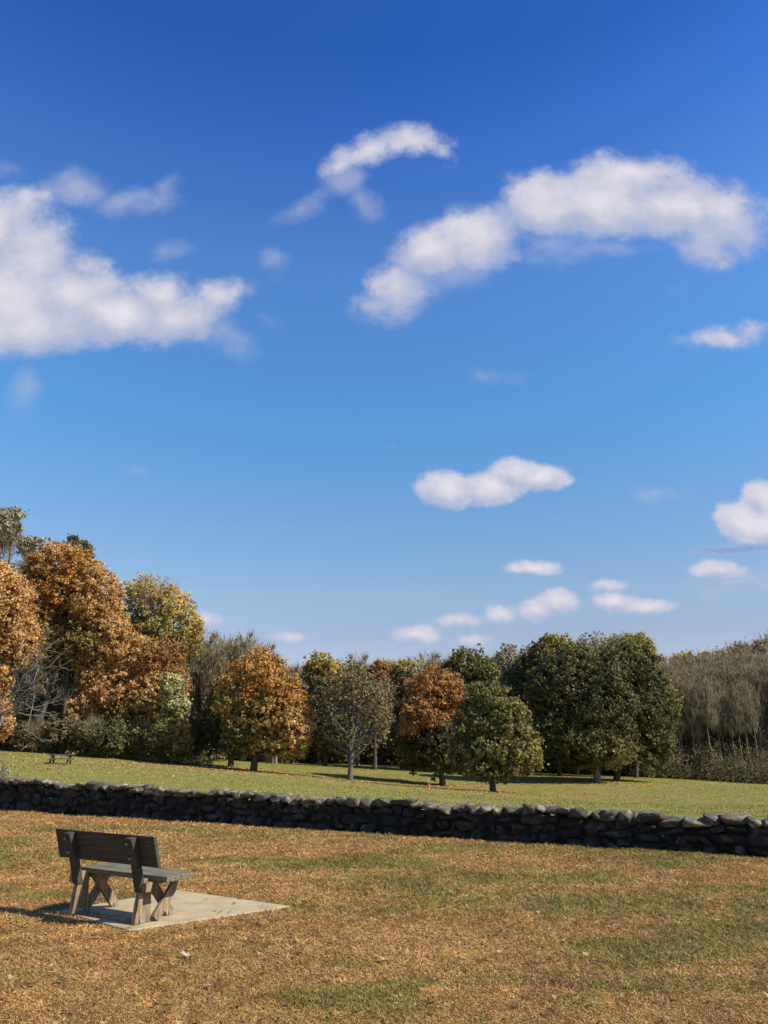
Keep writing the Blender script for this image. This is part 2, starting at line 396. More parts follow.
def rocks_mesh(lst, name, m, parent):
    Vs=[];Fs=[];tn=[];b=0
    for c,dims,rz,kw in lst:
        v = rock(dims,**kw); ca,sa = math.cos(rz),math.sin(rz); tx = random.uniform(-.12,.12)
        v = np.stack([v[:,0],v[:,1],v[:,2]+v[:,0]*tx],1)
        v = np.stack([v[:,0]*ca-v[:,1]*sa,v[:,0]*sa+v[:,1]*ca,v[:,2]],1)+np.array(c)
        Vs.append(v);Fs.append(RF+b);b+=len(v);tn.append(np.full(len(v),random.random()))
    return mesh_np(name,np.concatenate(Vs),np.concatenate(Fs),m,parent,attrs={'tone':('FLOAT',np.concatenate(tn))},smooth=False)
WANG = math.atan2(WD[1],WD[0]); LW = float(np.linalg.norm(WR-WL))
wall = thing('stone_wall',(WL[0],WL[1],0),'long low dry stone wall with pale rough coping crossing the grass','wall',rz=WANG)
def wh(s):  # wall height along its length
    return float(np.interp(s,[-14,0,LW*.5,LW,LW+12],[.84,.82,.66,.57,.55]))+.03*math.sin(s*1.7)+.02*math.sin(s*4.1+1)
body=[];cope=[]; S0,S1=-14.,LW+12.
for row in range(3):
    s=S0+random.random()*.3
    while s<S1:
        h=wh(s)-.13; rh=h/3; l=random.choice([random.uniform(.14,.3),random.uniform(.3,.62)])
        body.append(((s+l/2,.0+random.uniform(-.03,.05),rh*(row+.5)-.02+random.uniform(-.015,.015)),(l*1.02,.46,rh*random.uniform(1.0,1.25)),random.uniform(-.12,.12),dict(rnd=.26,rough=.07,cut=7)))
        s+=l*.97
s=S0
while s<S1:
    l=random.uniform(.18,.55); hh=random.uniform(.12,.15)
    cope.append(((s+l/2,random.uniform(-.02,.02),wh(s)-.11+hh*.2+random.uniform(-.015,.015)),(l*1.15,random.uniform(.54,.62),hh*1.25),random.uniform(-.25,.25),dict(rnd=.3,rough=.10,cut=9)))
    if random.random()<.3:                                # small infill stone wedged on top
        cope.append(((s+l,random.uniform(-.25,.1),wh(s)-.10+hh*.3),(random.uniform(.12,.26),.22,random.uniform(.08,.16)),random.random()*3,dict(rnd=.3,rough=.12,cut=7)))
    s+=l*.9
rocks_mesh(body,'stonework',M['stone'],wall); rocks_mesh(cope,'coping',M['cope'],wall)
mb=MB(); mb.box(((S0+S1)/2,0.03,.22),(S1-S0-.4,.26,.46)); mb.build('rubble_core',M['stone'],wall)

# ------------------------------------------------------------------ wooden bench
BC = (-2.76,8.72,.026); BA = math.radians(-31.5)
bench = thing('park_bench',BC,'dark weathered wooden bench seen from behind, standing on a concrete slab','bench',rz=BA)
HS = .47
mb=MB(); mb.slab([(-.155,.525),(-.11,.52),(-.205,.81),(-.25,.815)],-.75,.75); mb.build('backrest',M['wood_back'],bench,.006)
mb=MB()
for k in range(2):
    y0=-.04+k*.195; mb.box((0.10,y0+.095,.405),(1.32,.188,.05))
mb.build('seat',M['wood_seat'],bench,.006)
def board(p,q,w,t,x):         # plank lying in the y-z plane, thickness t along x
    p=np.array(p);q=np.array(q);d=(q-p)/np.linalg.norm(q-p);n_=np.array([-d[1],d[0]])*w/2
    m_=MB(); m_.slab([tuple(p-n_),tuple(q-n_),tuple(q+n_),tuple(p+n_)],x-t/2,x+t/2); return m_
for sx in (-1,1):
    x=sx*HS
    # wide-footed rear leg, and the back support bolted above, coloured dark for its shade
    m_=MB(); m_.slab([(-.17,0),(.04,0),(.0,.40),(-.11,.40)],x-.03,x+.03); leg=m_.build('rear_leg',M['wood_leg'],bench,.005)
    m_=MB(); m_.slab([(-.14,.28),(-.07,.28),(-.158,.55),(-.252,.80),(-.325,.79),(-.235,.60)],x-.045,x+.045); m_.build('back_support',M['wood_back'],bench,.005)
    m_=board((.06,.02),(.36,.375),.095,.04,x+.052*sx); m_.build('brace',M['wood_leg'],bench,.004)
    m_=board((.36,.02),(.05,.375),.095,.04,x-.052*sx); fl=m_.build('front_leg',M['wood_leg'],bench,.004)
    m_=MB(); m_.box((x+.0,.16,.353),(.05,.40,.05)); m_.build('seat_support',M['wood_leg'],bench,.004)
    m_=MB(); m_.box((x+.07*sx,-.09,.33),(.08,.09,.085)); m_.build('block',M['wood_leg'],bench,.005)
    for y_,xx,par in ((-.08,x+.036,leg),(.36,x-.052*sx+.026,fl)):
        m_=MB(); m_.box((xx,y_,.02),(.012,.06,.036)); m_.build('bracket',M['steel'],par)
for sx in (-1,1):
    for y_,z_ in ((-.305,.74),(-.245,.60)):
        m_=MB(); m_.tube([(sx*HS-.015,y_+.01,z_),(sx*HS-.015,y_-.022,z_-.004)],[.011,.011],8); m_.build('bolt',M['steel'],bench)
mb=MB(); mb.box((0,-.085,.012),(2*HS-.08,.035,.03)); mb.build('stretcher',M['wood_leg'],bench,.003)

# ------------------------------------------------------------------ picnic table
q = at(60,764.5,60); gz = hz(q[0],q[1])
rs_=.98
tb = thing('picnic_table',(q[0],q[1],gz),'small dark picnic table standing alone on the far grass','picnic table',rz=math.radians(8))
mb=MB()
for k in range(5): mb.box((0,-.3+k*.15,.74),(1.8,.14,.07))
mb.build('tabletop',M['wood_legs_far'],tb); tb.scale=(rs_,)*3
for sy in (-1,1):
    mb=MB(); mb.box((0,sy*.68,.44),(1.8,.28,.06)); mb.build('seat',M['wood_seat'],tb)
for sx in (-.62,.62):
    mb=MB()
    for sy in (-1,1):
        a=board((sy*.62,0),(sy*.22,.72),.16,.10,sx); b=len(mb.V); mb.V+=a.V; mb.F+=[[i+b for i in f] for f in a.F]
    mb.box((sx+.06,0,.40),(.08,1.5,.12)); mb.build('leg_frame',M['wood_legs_far'],tb)

# marker stake near the middle trees
q = at(429,790.5,64); 
mk = thing('marker_stake',(q[0],q[1],hz(q[0],q[1])-.02),'small orange marker with thin white stake on the far grass','marker')
mb=MB(); mb.tube([(0,0,0),(0,0,.85)],[.022,.018],6); mb.build('stake',M['white'],mk)
mb=MB(); mb.tube([(0,0,.02),(0,0,.1),(0,0,.38)],[.17,.14,.06],10); mb.build('skirt',M['orange'],mk)
mb=MB(); mb.tube([(-.2,.05,.0),(-.2,.05,.08),(-.2,.05,.24)],[.13,.1,.05],10); mb.build('foot',M['orange'],mk)

# ------------------------------------------------------------------ trees
PAL = dict(
 orange=[(.52,.26,.07),(.44,.20,.05),(.58,.32,.10),(.32,.15,.04),(.62,.38,.14),(.30,.24,.07)],
 redor=[(.48,.235,.075),(.40,.18,.055),(.52,.29,.10),(.26,.125,.045),(.40,.25,.08)],
 tan=[(.56,.33,.13),(.48,.27,.10),(.64,.41,.18),(.38,.21,.07),(.68,.48,.24)],
 rust=[(.42,.22,.075),(.35,.17,.06),(.48,.28,.10),(.26,.15,.05)],
 mixog=[(.44,.25,.08),(.20,.18,.05),(.32,.24,.07),(.50,.31,.11),(.15,.15,.05)],
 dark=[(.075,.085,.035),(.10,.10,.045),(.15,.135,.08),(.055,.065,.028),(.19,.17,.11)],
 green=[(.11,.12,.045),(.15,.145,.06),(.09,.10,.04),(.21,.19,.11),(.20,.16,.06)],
 olive=[(.21,.20,.07),(.26,.23,.08),(.16,.16,.06),(.33,.26,.09)],
 yell=[(.62,.45,.15),(.52,.40,.13),(.66,.46,.16),(.40,.32,.11)],
 pale=[(.54,.52,.25),(.44,.43,.18),(.34,.33,.11),(.60,.56,.32)],
 ygreen=[(.42,.36,.10),(.32,.29,.08),(.50,.39,.12)],
 brown=[(.28,.21,.12),(.22,.165,.09),(.34,.24,.12),(.19,.17,.08)],
 grey=[(.32,.265,.20),(.40,.335,.26),(.24,.20,.15),(.36,.28,.20)],
 scrub=[(.15,.135,.07),(.11,.11,.05),(.24,.19,.115),(.29,.25,.18)],
 greyleaf=[(.40,.37,.27),(.32,.30,.20),(.48,.44,.33)])
def leaf_cloud(centers, outs, rc, n, size, pal, twig=False, out_bias=.6):
    """n leaves spread over clumps; returns V (n*4,3), col (n*4,4)"""
    K = len(centers); ci = rng.integers(0,K,n); d = rng.normal(size=(n,3)); d /= np.linalg.norm(d,axis=1,keepdims=True)
    r = rc[ci]*np.clip(np.abs(rng.normal(0,.62,n))+.08,0,1.9); c = centers[ci]+d*r[:,None]*np.array([1,1,.8])
    nm = d*.45+outs[ci]*out_bias*.8+rng.normal(0,.7,(n,3)); nm /= np.linalg.norm(nm,axis=1,keepdims=True)
    t = np.cross(nm,rng.normal(size=(n,3))); t /= np.linalg.norm(t,axis=1,keepdims=True); b = np.cross(nm,t)
    s = size*(.6+.8*rng.random(n))
    if twig:
        t = d*.5+outs[ci]*.8+rng.normal(0,.35,(n,3))+np.array([0,0,.6]); t /= np.linalg.norm(t,axis=1,keepdims=True)
        b = np.cross(t,rng.normal(size=(n,3))); b /= np.linalg.norm(b,axis=1,keepdims=True)
        a1 = t*(s*1.0)[:,None]; a2 = b*(.018+.014*rng.random(n))[:,None]*twig
    else:
        a1 = t*(s*.62)[:,None]; a2 = b*(s*.48)[:,None]
    V = np.stack([c-a1,c-a2,c+a1,c+a2],1).reshape(-1,3)
    pal = np.array(PAL[pal])*np.array([1.,.98,dict(dark=.68,green=.70,scrub=.72,grey=.76).get(pal,.88)])*dict(dark=1.08,green=1.12,olive=.95,scrub=.85,grey=.92,brown=.92,greyleaf=.9,pale=.85).get(pal,1.0); tone = (.8+.4*rng.random(K))[ci]
    col = pal[(rng.integers(0,len(pal),n))]*.65+pal[rng.integers(0,len(pal),K)[ci]]*.35
    col = col*(tone*(.85+.3*rng.random(n)))[:,None]
    return V, np.c_[col,np.ones(n)].repeat(4,0)
def clumps(c, r, rc_rel=.13, dens=1.0, hollow=.5):
    r = np.array(r); mean = r.mean(); rc0 = max(.38,mean*rc_rel)
    K = max(8,int(dens*7*(mean/rc0)**2))
    d = rng.normal(size=(K,3)); d /= np.linalg.norm(d,axis=1,keepdims=True)
    rad = hollow+(1-hollow)*rng.random(K)**.6
    ph = rng.random(6)*6.28; nz_ = np.sin(d[:,0]*3.1+ph[0])*np.sin(d[:,1]*2.7+ph[1])+np.sin(d[:,2]*4.3+ph[2])*np.sin(d[:,0]*4.9+ph[3])*.7+np.sin(d[:,2]*8+ph[4]+d[:,1]*7)*.35
    rad = rad*(1+.17*nz_+.06*np.abs(rng.normal(size=K))+.16*(rng.random(K)<.06))
    cen = np.array(c)+d*r*rad[:,None]*(1-rc0*.6/mean)
    return cen, d, rc0*(.4+1.1*rng.random(K)**1.3)
def limbs(mb, base, targets, r0, top, bend=.3, k=7, low=.25):
    base = np.array(base,float); top = np.array(top,float); H = top[2]-base[2]
    b1 = rng.normal(0,bend,3)*np.array([1,1,0]); pts=[]; rad=[]
    n=9
    for i in range(n):
        t=i/(n-1); p = base*(1-t)+top*t+b1*math.sin(math.pi*t); pts.append(p); rad.append(r0*((1-t)**.8*.92+.05)*(1.35 if i==0 else 1))
    pts[0]=pts[0]-np.array([0,0,.2]); mb.tube(pts,rad,8)
    for tg in targets:
        tg=np.array(tg); hh=(tg[2]-base[2])/H; t0=float(np.clip(hh*random.uniform(.35,.7),low,.9))
        i=t0*(n-1); i0=int(i); s=pts[i0]*(1-(i-i0))+pts[min(i0+1,n-1)]*(i-i0); rr=r0*(1-t0)**.8*.55+.02
        m=s*.45+tg*.55+np.array([0,0,-.12*np.linalg.norm(tg-s)])+rng.normal(0,.15,3)
        P_=[s*(1-u)**2+2*m*u*(1-u)+tg*u*u for u in np.linspace(0,1,6)]
        mb.tube(P_,[rr*(1-.82*u)+.008 for u in np.linspace(0,1,6)],5)
def tree(name,label,px,py,D,blobs,n,size=.22,trunk_px=4,barkm='bark',group=None,twigs=0,top=None,nl=14,cat='tree',sparse=1.,rc_rel=.13,hollow=.45,low=.25,ydepth=1.0,multi=None):
    """blobs: (px,py,rx,ry,palette[,weight,depth offset]) in photograph pixels at distance D, turned into metres round the trunk"""
    g = at(px,py,D); bz = hz(g[0],D); base = np.array([g[0],D,bz]); sc_ = mpp(px,py,D)
    root = thing(name,(base[0],base[1],base[2]),label,cat,group); size=size*.8
    Vs=[];Cs=[];cents=[]
    area=[b[2]*b[3]*(b[5] if len(b)>5 else 1) for b in blobs]; A=sum(area)
    for b,ar in zip(blobs,area):
        do = b[6] if len(b)>6 else 0
        c = at(b[0],b[1],D+do)-base; rx=b[2]*sc_; rz=b[3]*sc_; ry=(rx*.6+rz*.4)*ydepth
        cen,out,rc = clumps(c,(rx,ry,rz),rc_rel,sparse,hollow)
        k = cen[:,2]>.15; 
        if k.sum()<3: k[:]=True
        cen,out,rc=cen[k],out[k],rc[k]
        cents.append(cen)
        nn=int(n*2.9*ar/A)
        if nn<10: continue
        if b[4]=='grey':
            V,c_=leaf_cloud(cen,out,rc*1.6,nn//2,size*3.4,b[4],twig=.8)
        else: V,c_=leaf_cloud(cen,out,rc,nn,size,b[4])
        Vs.append(V);Cs.append(c_)
    V=np.concatenate(Vs);V[:,2]=np.maximum(V[:,2],.03)
    allc=np.concatenate(cents); mb=MB()
    tp = np.array([allc[:,0].mean(),allc[:,1].mean(),allc[:,2].max()*.93]) if top is None else at(top[0],top[1],D)-base
    idx=rng.choice(len(allc),min(nl,len(allc)),replace=False)
    limbs(mb,(0,0,0),[allc[i] for i in idx],trunk_px*sc_/2,tp,bend=.25,low=low)
    if multi:
        for (ax,ay,bx,by,w) in multi:
            p=at(ax,ay,D)-base; q_=at(bx,by,D)-base; mm=(p+q_)/2+rng.normal(0,.25,3); mb.tube([p,p*.5+mm*.5+rng.normal(0,.1,3),mm,mm*.4+q_*.6+rng.normal(0,.1,3),q_],[w,w*.8,w*.6,w*.4,w*.15],6)
    mb.build('trunk',M[barkm],root,smooth=True)
    N=len(V)//4
    mesh_np('crown',V,np.arange(4*N).reshape(N,4),M['leaf'],root,attrs={'col':('FLOAT_COLOR',np.concatenate(Cs))})
    return root

# --- free standing trees in the field
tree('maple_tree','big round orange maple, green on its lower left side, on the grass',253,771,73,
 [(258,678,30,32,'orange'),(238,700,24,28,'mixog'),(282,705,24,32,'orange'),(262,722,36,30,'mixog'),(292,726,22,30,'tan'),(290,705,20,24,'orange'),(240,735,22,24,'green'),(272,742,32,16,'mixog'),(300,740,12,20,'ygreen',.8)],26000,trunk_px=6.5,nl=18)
tree('maple_tree','dark green maple with a rust edge, half behind the round orange maple',231,767,79,
 [(225,715,22,30,'dark'),(213,733,14,22,'dark'),(238,735,20,22,'dark'),(222,690,14,16,'rust'),(215,722,14,14,'mixog',.5)],14000,trunk_px=5.5)
tree('loose_tree','thin olive brown tree with pale forked branches and see-through crown',350,779,72,
 [(352,682,20,26,'brown',.8),(333,712,16,26,'scrub',.6),(372,700,20,28,'brown',.6),(350,728,26,26,'scrub',.45),(383,722,12,26,'brown',.5),(338,690,14,20,'brown',.5),(355,670,14,14,'olive',.4)],2500,
 size=.21,trunk_px=5,barkm='bark_grey',nl=38,sparse=1.1,rc_rel=.16,hollow=.2,low=.12,
 multi=[(350,768,331,716,.14),(350,768,347,700,.13),(351,766,368,715,.12),(352,762,383,728,.09),(345,755,326,735,.07),(348,745,340,712,.06),(362,735,372,700,.06),(350,760,352,690,.1)])
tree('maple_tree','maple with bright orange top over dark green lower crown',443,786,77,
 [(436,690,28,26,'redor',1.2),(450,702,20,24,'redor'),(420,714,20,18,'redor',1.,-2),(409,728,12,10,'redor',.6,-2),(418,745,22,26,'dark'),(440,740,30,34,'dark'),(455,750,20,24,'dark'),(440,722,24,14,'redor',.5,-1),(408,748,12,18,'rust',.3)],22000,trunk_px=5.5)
tree('broad_conical_tree','full conical olive green tree, its right side turning orange yellow',493,793,66,
 [(488,702,24,24,'green'),(474,728,24,30,'green'),(498,728,32,34,'green'),(488,754,38,26,'green'),(517,748,22,30,'olive',1.3),(529,752,12,26,'olive',1.),(514,718,17,24,'olive',.8),(532,750,8,18,'ygreen',.7),(464,752,16,24,'green'),(524,735,10,16,'mixog',.5)],24000,trunk_px=6)
tree('oak_tree','very broad dark green oak with a pale trunk, left of its pair',598,782,86,
 [(570,690,40,44,'dark'),(555,720,30,44,'dark'),(600,700,42,50,'dark'),(590,742,44,28,'green'),(545,690,22,28,'green'),(575,660,26,18,'green'),(615,752,24,16,'olive',.5,-2)],30000,size=.27,trunk_px=6.5,barkm='bark_pale')
tree('oak_tree','tall dark green oak with yellowing top, right of its pair',616,780,89,
 [(630,690,38,44,'dark'),(648,715,28,44,'dark'),(620,662,34,24,'green'),(640,660,20,22,'olive'),(655,740,22,26,'green'),(665,705,14,34,'olive',.7),(632,742,34,24,'green')],28000,size=.27,trunk_px=6)
# --- behind the pair of oaks and between
tree('yellowing_tree','tall tree with yellow green top rising behind the left oak',560,775,100,[(548,660,24,26,'olive'),(556,645,18,12,'ygreen'),(540,690,22,40,'dark')],9000,size=.3,nl=8)
tree('grey_brown_tree','grey brown leafless looking treetop rising between the two oaks',600,776,106,[(598,652,34,20,'greyleaf',.6),(622,645,22,14,'greyleaf',.5),(600,690,34,46,'grey')],8000,size=.29,nl=12,barkm='bark_grey')
tree('pale_topped_tree','tree with pale yellow top above the right oak',636,778,98,[(636,645,18,14,'ygreen'),(642,662,14,18,'yell',.5),(640,700,22,40,'olive')],7000,size=.29,nl=8)
tree('round_green_tree','green round topped tree behind the orange topped maple',468,775,98,[(465,668,24,22,'green'),(484,672,18,20,'olive'),(450,690,20,30,'dark'),(480,710,26,40,'dark')],12000,size=.28,nl=8)
tree('grey_crowned_tree','grey green leaning treetop left of the big oaks',510,775,104,[(508,662,16,20,'greyleaf'),(520,690,22,36,'scrub'),(500,700,20,40,'grey'),(525,665,12,18,'greyleaf',.6)],8000,size=.29,nl=10,barkm='bark_grey')
tree('small_yellow_green_tree','yellow green tree poking up left of the thin brown tree',325,768,100,[(322,664,19,12,'ygreen',.8),(332,673,17,12,'yell',.4),(312,675,14,14,'olive',.6),(320,695,18,26,'scrub'),(330,730,20,26,'scrub',.6)],7000,size=.27,nl=8)
tree('small_yellow_green_tree','yellow green treetop just left of the orange topped maple',402,768,104,[(402,668,18,9,'ygreen',.7),(416,676,16,14,'greyleaf',.5),(388,676,14,14,'olive',.6),(405,695,18,26,'brown'),(402,730,20,26,'scrub',.6)],6500,size=.27,nl=8)
tree('rusty_treetop','small rusty yellow tree behind the thin brown tree',375,768,98,[(377,672,12,13,'rust'),(380,665,7,7,'yell',.6),(376,700,18,30,'brown',.6)],5000,size=.25,nl=8)
# --- the autumn wood on the left
tree('tall_autumn_tree','huge tan orange tree cut by the left edge',-10,752,72,
 [(-8,590,34,36,'tan'),(8,615,30,34,'tan'),(-20,650,34,36,'tan'),(0,720,14,22,'tan'),(18,640,22,26,'tan'),(-4,675,20,26,'tan',.8),(-30,560,24,26,'tan')],48000,size=.21,trunk_px=10)
tree('autumn_tree','tall rust orange tree with open dark middle and leaning trunk',62,752,78,
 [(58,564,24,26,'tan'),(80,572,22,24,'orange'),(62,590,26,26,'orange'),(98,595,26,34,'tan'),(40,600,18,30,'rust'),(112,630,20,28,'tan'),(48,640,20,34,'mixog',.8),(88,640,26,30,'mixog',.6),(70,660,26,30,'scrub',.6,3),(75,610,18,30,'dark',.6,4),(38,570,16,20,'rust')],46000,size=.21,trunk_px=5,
 multi=[(40,720,62,612,.25),(60,640,75,590,.14),(55,660,45,600,.12),(66,665,95,640,.12),(85,650,112,640,.12)])
tree('autumn_tree','tan orange tree low in front of the yellow green one',120,754,80,
 [(100,665,26,30,'tan'),(130,655,30,24,'tan'),(160,662,26,24,'rust'),(112,690,30,24,'tan'),(85,705,20,26,'tan',.8),(150,690,28,26,'tan',.8),(135,715,34,24,'mixog',.6),(175,690,16,30,'rust',.8)],42000,size=.2,trunk_px=4)
tree('yellow_green_tree','airy yellow green tree with pale grey upward branches',150,754,92,
 [(146,592,24,20,'yell',.35),(170,605,26,22,'yell',.8),(190,628,18,18,'yell',.9),(132,602,18,22,'ygreen',.3),(160,630,32,26,'ygreen',.7),(135,635,20,26,'olive',.6),(182,645,26,20,'mixog',.5),(155,600,34,28,'grey',.12)],16000,size=.22,trunk_px=6,barkm='bark_pale',nl=46,sparse=.8,hollow=.25,rc_rel=.16,low=.4,
 multi=[(148,680,140,590,.16),(148,680,160,585,.16),(150,660,175,600,.12),(146,670,125,600,.13),(150,650,190,625,.09)])
tree('dark_topped_tree','dark olive treetop rising above the orange trees',82,752,90,[(76,548,13,14,'scrub',1.2),(86,556,9,14,'scrub'),(84,575,10,14,'dark'),(85,620,22,50,'dark')],9000,size=.27,nl=6)
tree('bare_topped_tree','grey bare treetop at the upper left corner of the wood',2,750,92,[(2,520,18,16,'greyleaf',.3),(14,514,12,9,'greyleaf',.25),(0,535,22,26,'grey',.3),(2,530,20,20,'greyleaf',.35)],5000,size=.3,nl=20,barkm='bark_pale')
tree('bare_topped_tree','grey bare treetop between the tan tree and the rust tree',32,750,94,[(28,546,14,12,'greyleaf',.5),(42,548,12,12,'greyleaf',.3),(36,572,18,26,'grey',.5),(56,548,9,8,'greyleaf',.4)],4200,size=.3,nl=18,barkm='bark_pale')
tree('young_pale_tree','slim pale yellow green tree at the right end of the autumn wood',172,757,76,[(172,685,14,15,'pale'),(176,705,14,18,'pale'),(168,725,15,20,'olive'),(180,738,12,18,'mixog'),(160,735,14,18,'olive')],11000,size=.26,trunk_px=3)
tree('grey_green_tree','grey green small tree at the far left behind the tan tree',104,753,84,[(105,725,14,24,'scrub'),(115,740,12,16,'dark')],4000,size=.28,nl=6)
# dark shrubs along the foot of the autumn wood
for i,(px,py,D,rx,ry,pal,lab) in enumerate([
  (30,750,78,20,16,'scrub','low grey brown thicket shrub under the tan tree'),(60,751,78,18,18,'scrub','grey brown shrub behind the picnic table'),
  (85,752,77,16,16,'dark','dark shrub right of the picnic table'),(108,754,75,17,17,'dark','round dark green bush at the foot of the autumn wood'),
  (135,755,77,15,16,'olive','olive shrub left of the slim pale tree'),(158,756,76,15,17,'dark','dark shrub at the foot of the slim pale tree'),
  (192,759,80,12,22,'brown','brown green shrub at the end of the autumn wood'),(5,748,80,20,14,'dark','dark shrub at the left edge of the wood'),
  (45,735,84,22,22,'dark','tall dark shrub deep in the autumn wood'),(125,738,84,24,20,'scrub','tall grey scrub shrub inside the autumn wood'),(75,735,86,22,24,'dark','shadowy shrub behind the picnic table bushes')]):
    tree('shrub',lab,px,py,D,[(px,py-ry,rx,ry,pal),(px-rx*.4,py-ry*.7,rx*.7,ry*.7,pal),(px+rx*.5,py-ry*1.0,rx*.6,ry*1.1,'grey' if i%2==0 else pal,1.2)],3000,size=.22,trunk_px=1.5,nl=8,cat='shrub')
# leaning bare branches at the left
g=at(0,742,70); rt=thing('bare_tree',(g[0],70,hz(g[0],70)),'leafless pale tree leaning right in front of the autumn wood','tree'); mb=MB(); b0=np.array([g[0],70,hz(g[0],70)])
def twist(mb,p,q,w,n=6,jit=.18,k=5):
    pts=[p*(1-t)+q*t+(rng.normal(0,jit,3) if 0<t<1 else 0)+np.array([0,0,.35*math.sin(math.pi*t)*jit]) for t in np.linspace(0,1,n)]
    mb.tube(pts,[w*(1-.85*t)+.006 for t in np.linspace(0,1,n)],k); return pts
mt=MB()
for (ax,ay,bx,by,w) in [(-6,742,10,690,.2),(10,690,58,640,.09),(10,690,30,655,.09),(6,705,60,668,.08),(8,700,45,650,.07),(2,715,62,700,.07),(4,712,50,716,.06),(10,690,22,640,.06),(14,700,70,722,.05),(0,720,40,740,.05),(30,668,48,632,.05),(28,725,36,655,.06),(12,695,60,655,.05),(8,712,30,690,.05),(20,700,52,684,.05)]:
    pts=twist(mb,at(ax,ay,70)-b0,at(bx,by,70+random.uniform(-1.5,1))-b0,w)
    if w<.2:
        for _ in range(16):
            s=random.choice(pts[1:]); e=s+np.array([random.uniform(-.2,1.3),random.uniform(-.8,.6),random.uniform(-.3,1.0)]); twist(mb,s,e,.022,4,.08,3)
mb.build('trunk',M['bark_pale'],rt,smooth=True)

# leafless shrub behind the left end of the wall
g=at(4,779,27); b0=np.array([g[0],27,hz(g[0],27)]); rt=thing('leafless_shrub',tuple(b0),'small bare twiggy shrub with pale dry heads behind the wall end','shrub'); mb=MB()
tips=[]
for _ in range(26):
    e=np.array([random.uniform(-.8,.75),random.uniform(-.5,.5),random.uniform(.35,1.25)]); pts=twist(mb,np.array([random.uniform(-.15,.15),0,0]),e,.009,5,.06,4); 
    for _ in range(3):
        s=random.choice(pts[2:]); e2=s+np.array([random.uniform(-.3,.3),random.uniform(-.2,.2),random.uniform(-.1,.25)]); twist(mb,s,e2,.004,3,.02,3); tips.append(e2)
mb.build('stems',M['bark_grey'],rt)
tips=np.array([t for t in tips if t[0]<.35]); V,c_=leaf_cloud(tips,np.zeros_like(tips)+[0,0,1],np.full(len(tips),.09),len(tips)*14,.045,'greyleaf')
mesh_np('seed_heads',V,np.arange(len(V)).reshape(-1,4),M['leaf'],rt,attrs={'col':('FLOAT_COLOR',c_)})  # loose dry seed heads round the twig tips, no leaves

# --- bare woodland trees: prototypes, then copies
def bare_proto(name,H,n,pal,barkm,spread,low,seed,leafn=0,leafpal='brown'):
    root=thing(name,(0,0,0),None,None); mb=MB(); slim=low>.5
    K=95; zz=low+(1-low)*rng.random(K)**.9; prof=(np.clip((zz-low)/(1-low),0,1)+.25)**.5*np.clip((1.04-zz)*5,0,1)**.6
    a=rng.random(K)*6.28; r=spread*prof*(.15+.95*rng.random(K))
    cen=np.stack([np.cos(a)*r,np.sin(a)*r,zz*H*(.93+.1*rng.random(K))],1); out=np.stack([np.cos(a)*.6,np.sin(a)*.6,np.full(K,1.5)],1); out/=np.linalg.norm(out,axis=1,keepdims=True)
    limbs(mb,(0,0,0),[cen[i] for i in range(0,K,2)],(random.uniform(.09,.13) if slim else H*.011+.05),(rng.normal(0,.3),rng.normal(0,.3),H*.97),bend=.35,low=low)
    mb.build('trunk',M[barkm],root,smooth=True)
    V,c_=leaf_cloud(cen,out,.35+spread*.3*rng.random(K),n,.75,pal,twig=.95)
    if leafn:
        V2,c2=leaf_cloud(cen,out,.25+spread*.22*rng.random(K),leafn,.24,leafpal); V=np.concatenate([V,V2]); c_=np.concatenate([c_,c2])
    V[:,2]=np.maximum(V[:,2],.5)
    mesh_np('crown',V,np.arange(len(V)).reshape(-1,4),M['leaf'],root,attrs={'col':('FLOAT_COLOR',c_)})
    return root
protos=[bare_proto('bare_tree',16,2600,'grey','bark_pale',2.5,.34,1,900,'brown'),bare_proto('bare_tree',18,2600,'grey','bark_grey',2.2,.4,2,700,'scrub'),
        bare_proto('bare_tree',14,2600,'grey','bark_grey',3.0,.25,3,900,'brown'),bare_proto('bare_tree',17,2200,'grey','bark_pale',2.4,.30,4,1500,'scrub'),
        bare_proto('bare_tree',15,2400,'grey','bark_grey',3.4,.2,5,1200,'scrub')]
used=set()
def place(k,x,y,s,label,group):
    o=protos[k]
    if k in used: o=copy_tree(o)
    used.add(k); o.location=(x,y,hz(x,y)-.1); o.rotation_euler=(0,0,random.random()*6.28); o.scale=(s*random.uniform(.9,1.15),)*2+(s,)
    o['label']=label; o['category']='tree'; o['group']=group
def row(x0,x1,D0,D1,n,top,label,group,ks=(0,1,2,3,4)):
    """n trees over a stretch of the wood; top = the skyline pixel row the tallest reach"""
    for i in range(n):
        px=x0+(x1-x0)*(i+random.uniform(.1,.9))/n; D=random.uniform(D0,D1); k=random.choice(ks)
        g=at(px,700,D); zg=hz(g[0],D); ty=(np.interp(px,*zip(*top)) if isinstance(top,list) else top)+random.uniform(-3,14)
        Ht=at(px,ty,D)[2]-zg; Hp=[16,18,14,17,15,15,16][k]; place(k,g[0],D,float(np.clip(Ht/Hp,.5,1.8)),label,group)
protos.append(bare_proto('bare_tree',15,700,'grey','bark_pale',1.7,.52,6,120,'brown')); protos.append(bare_proto('bare_tree',16,600,'grey','bark_pale',1.6,.55,7,150,'scrub'))
row(650,800,100.5,108,22,[(655,690),(700,680),(768,676),(810,668)],'slender pale bare trunk at the front edge of the right hand wood','slim bare trunks along the right hand wood',(5,6))
row(650,800,102,118,40,[(655,664),(700,664),(768,662),(810,655)],'bare grey brown tree with pale slender trunk in the wood at the right','bare trees in the right hand wood',(0,1,3))
row(650,830,118,150,44,[(655,662),(690,658),(768,652),(840,645)],'grey leafless tree deeper in the wood at the right','deeper bare trees in the right hand wood')
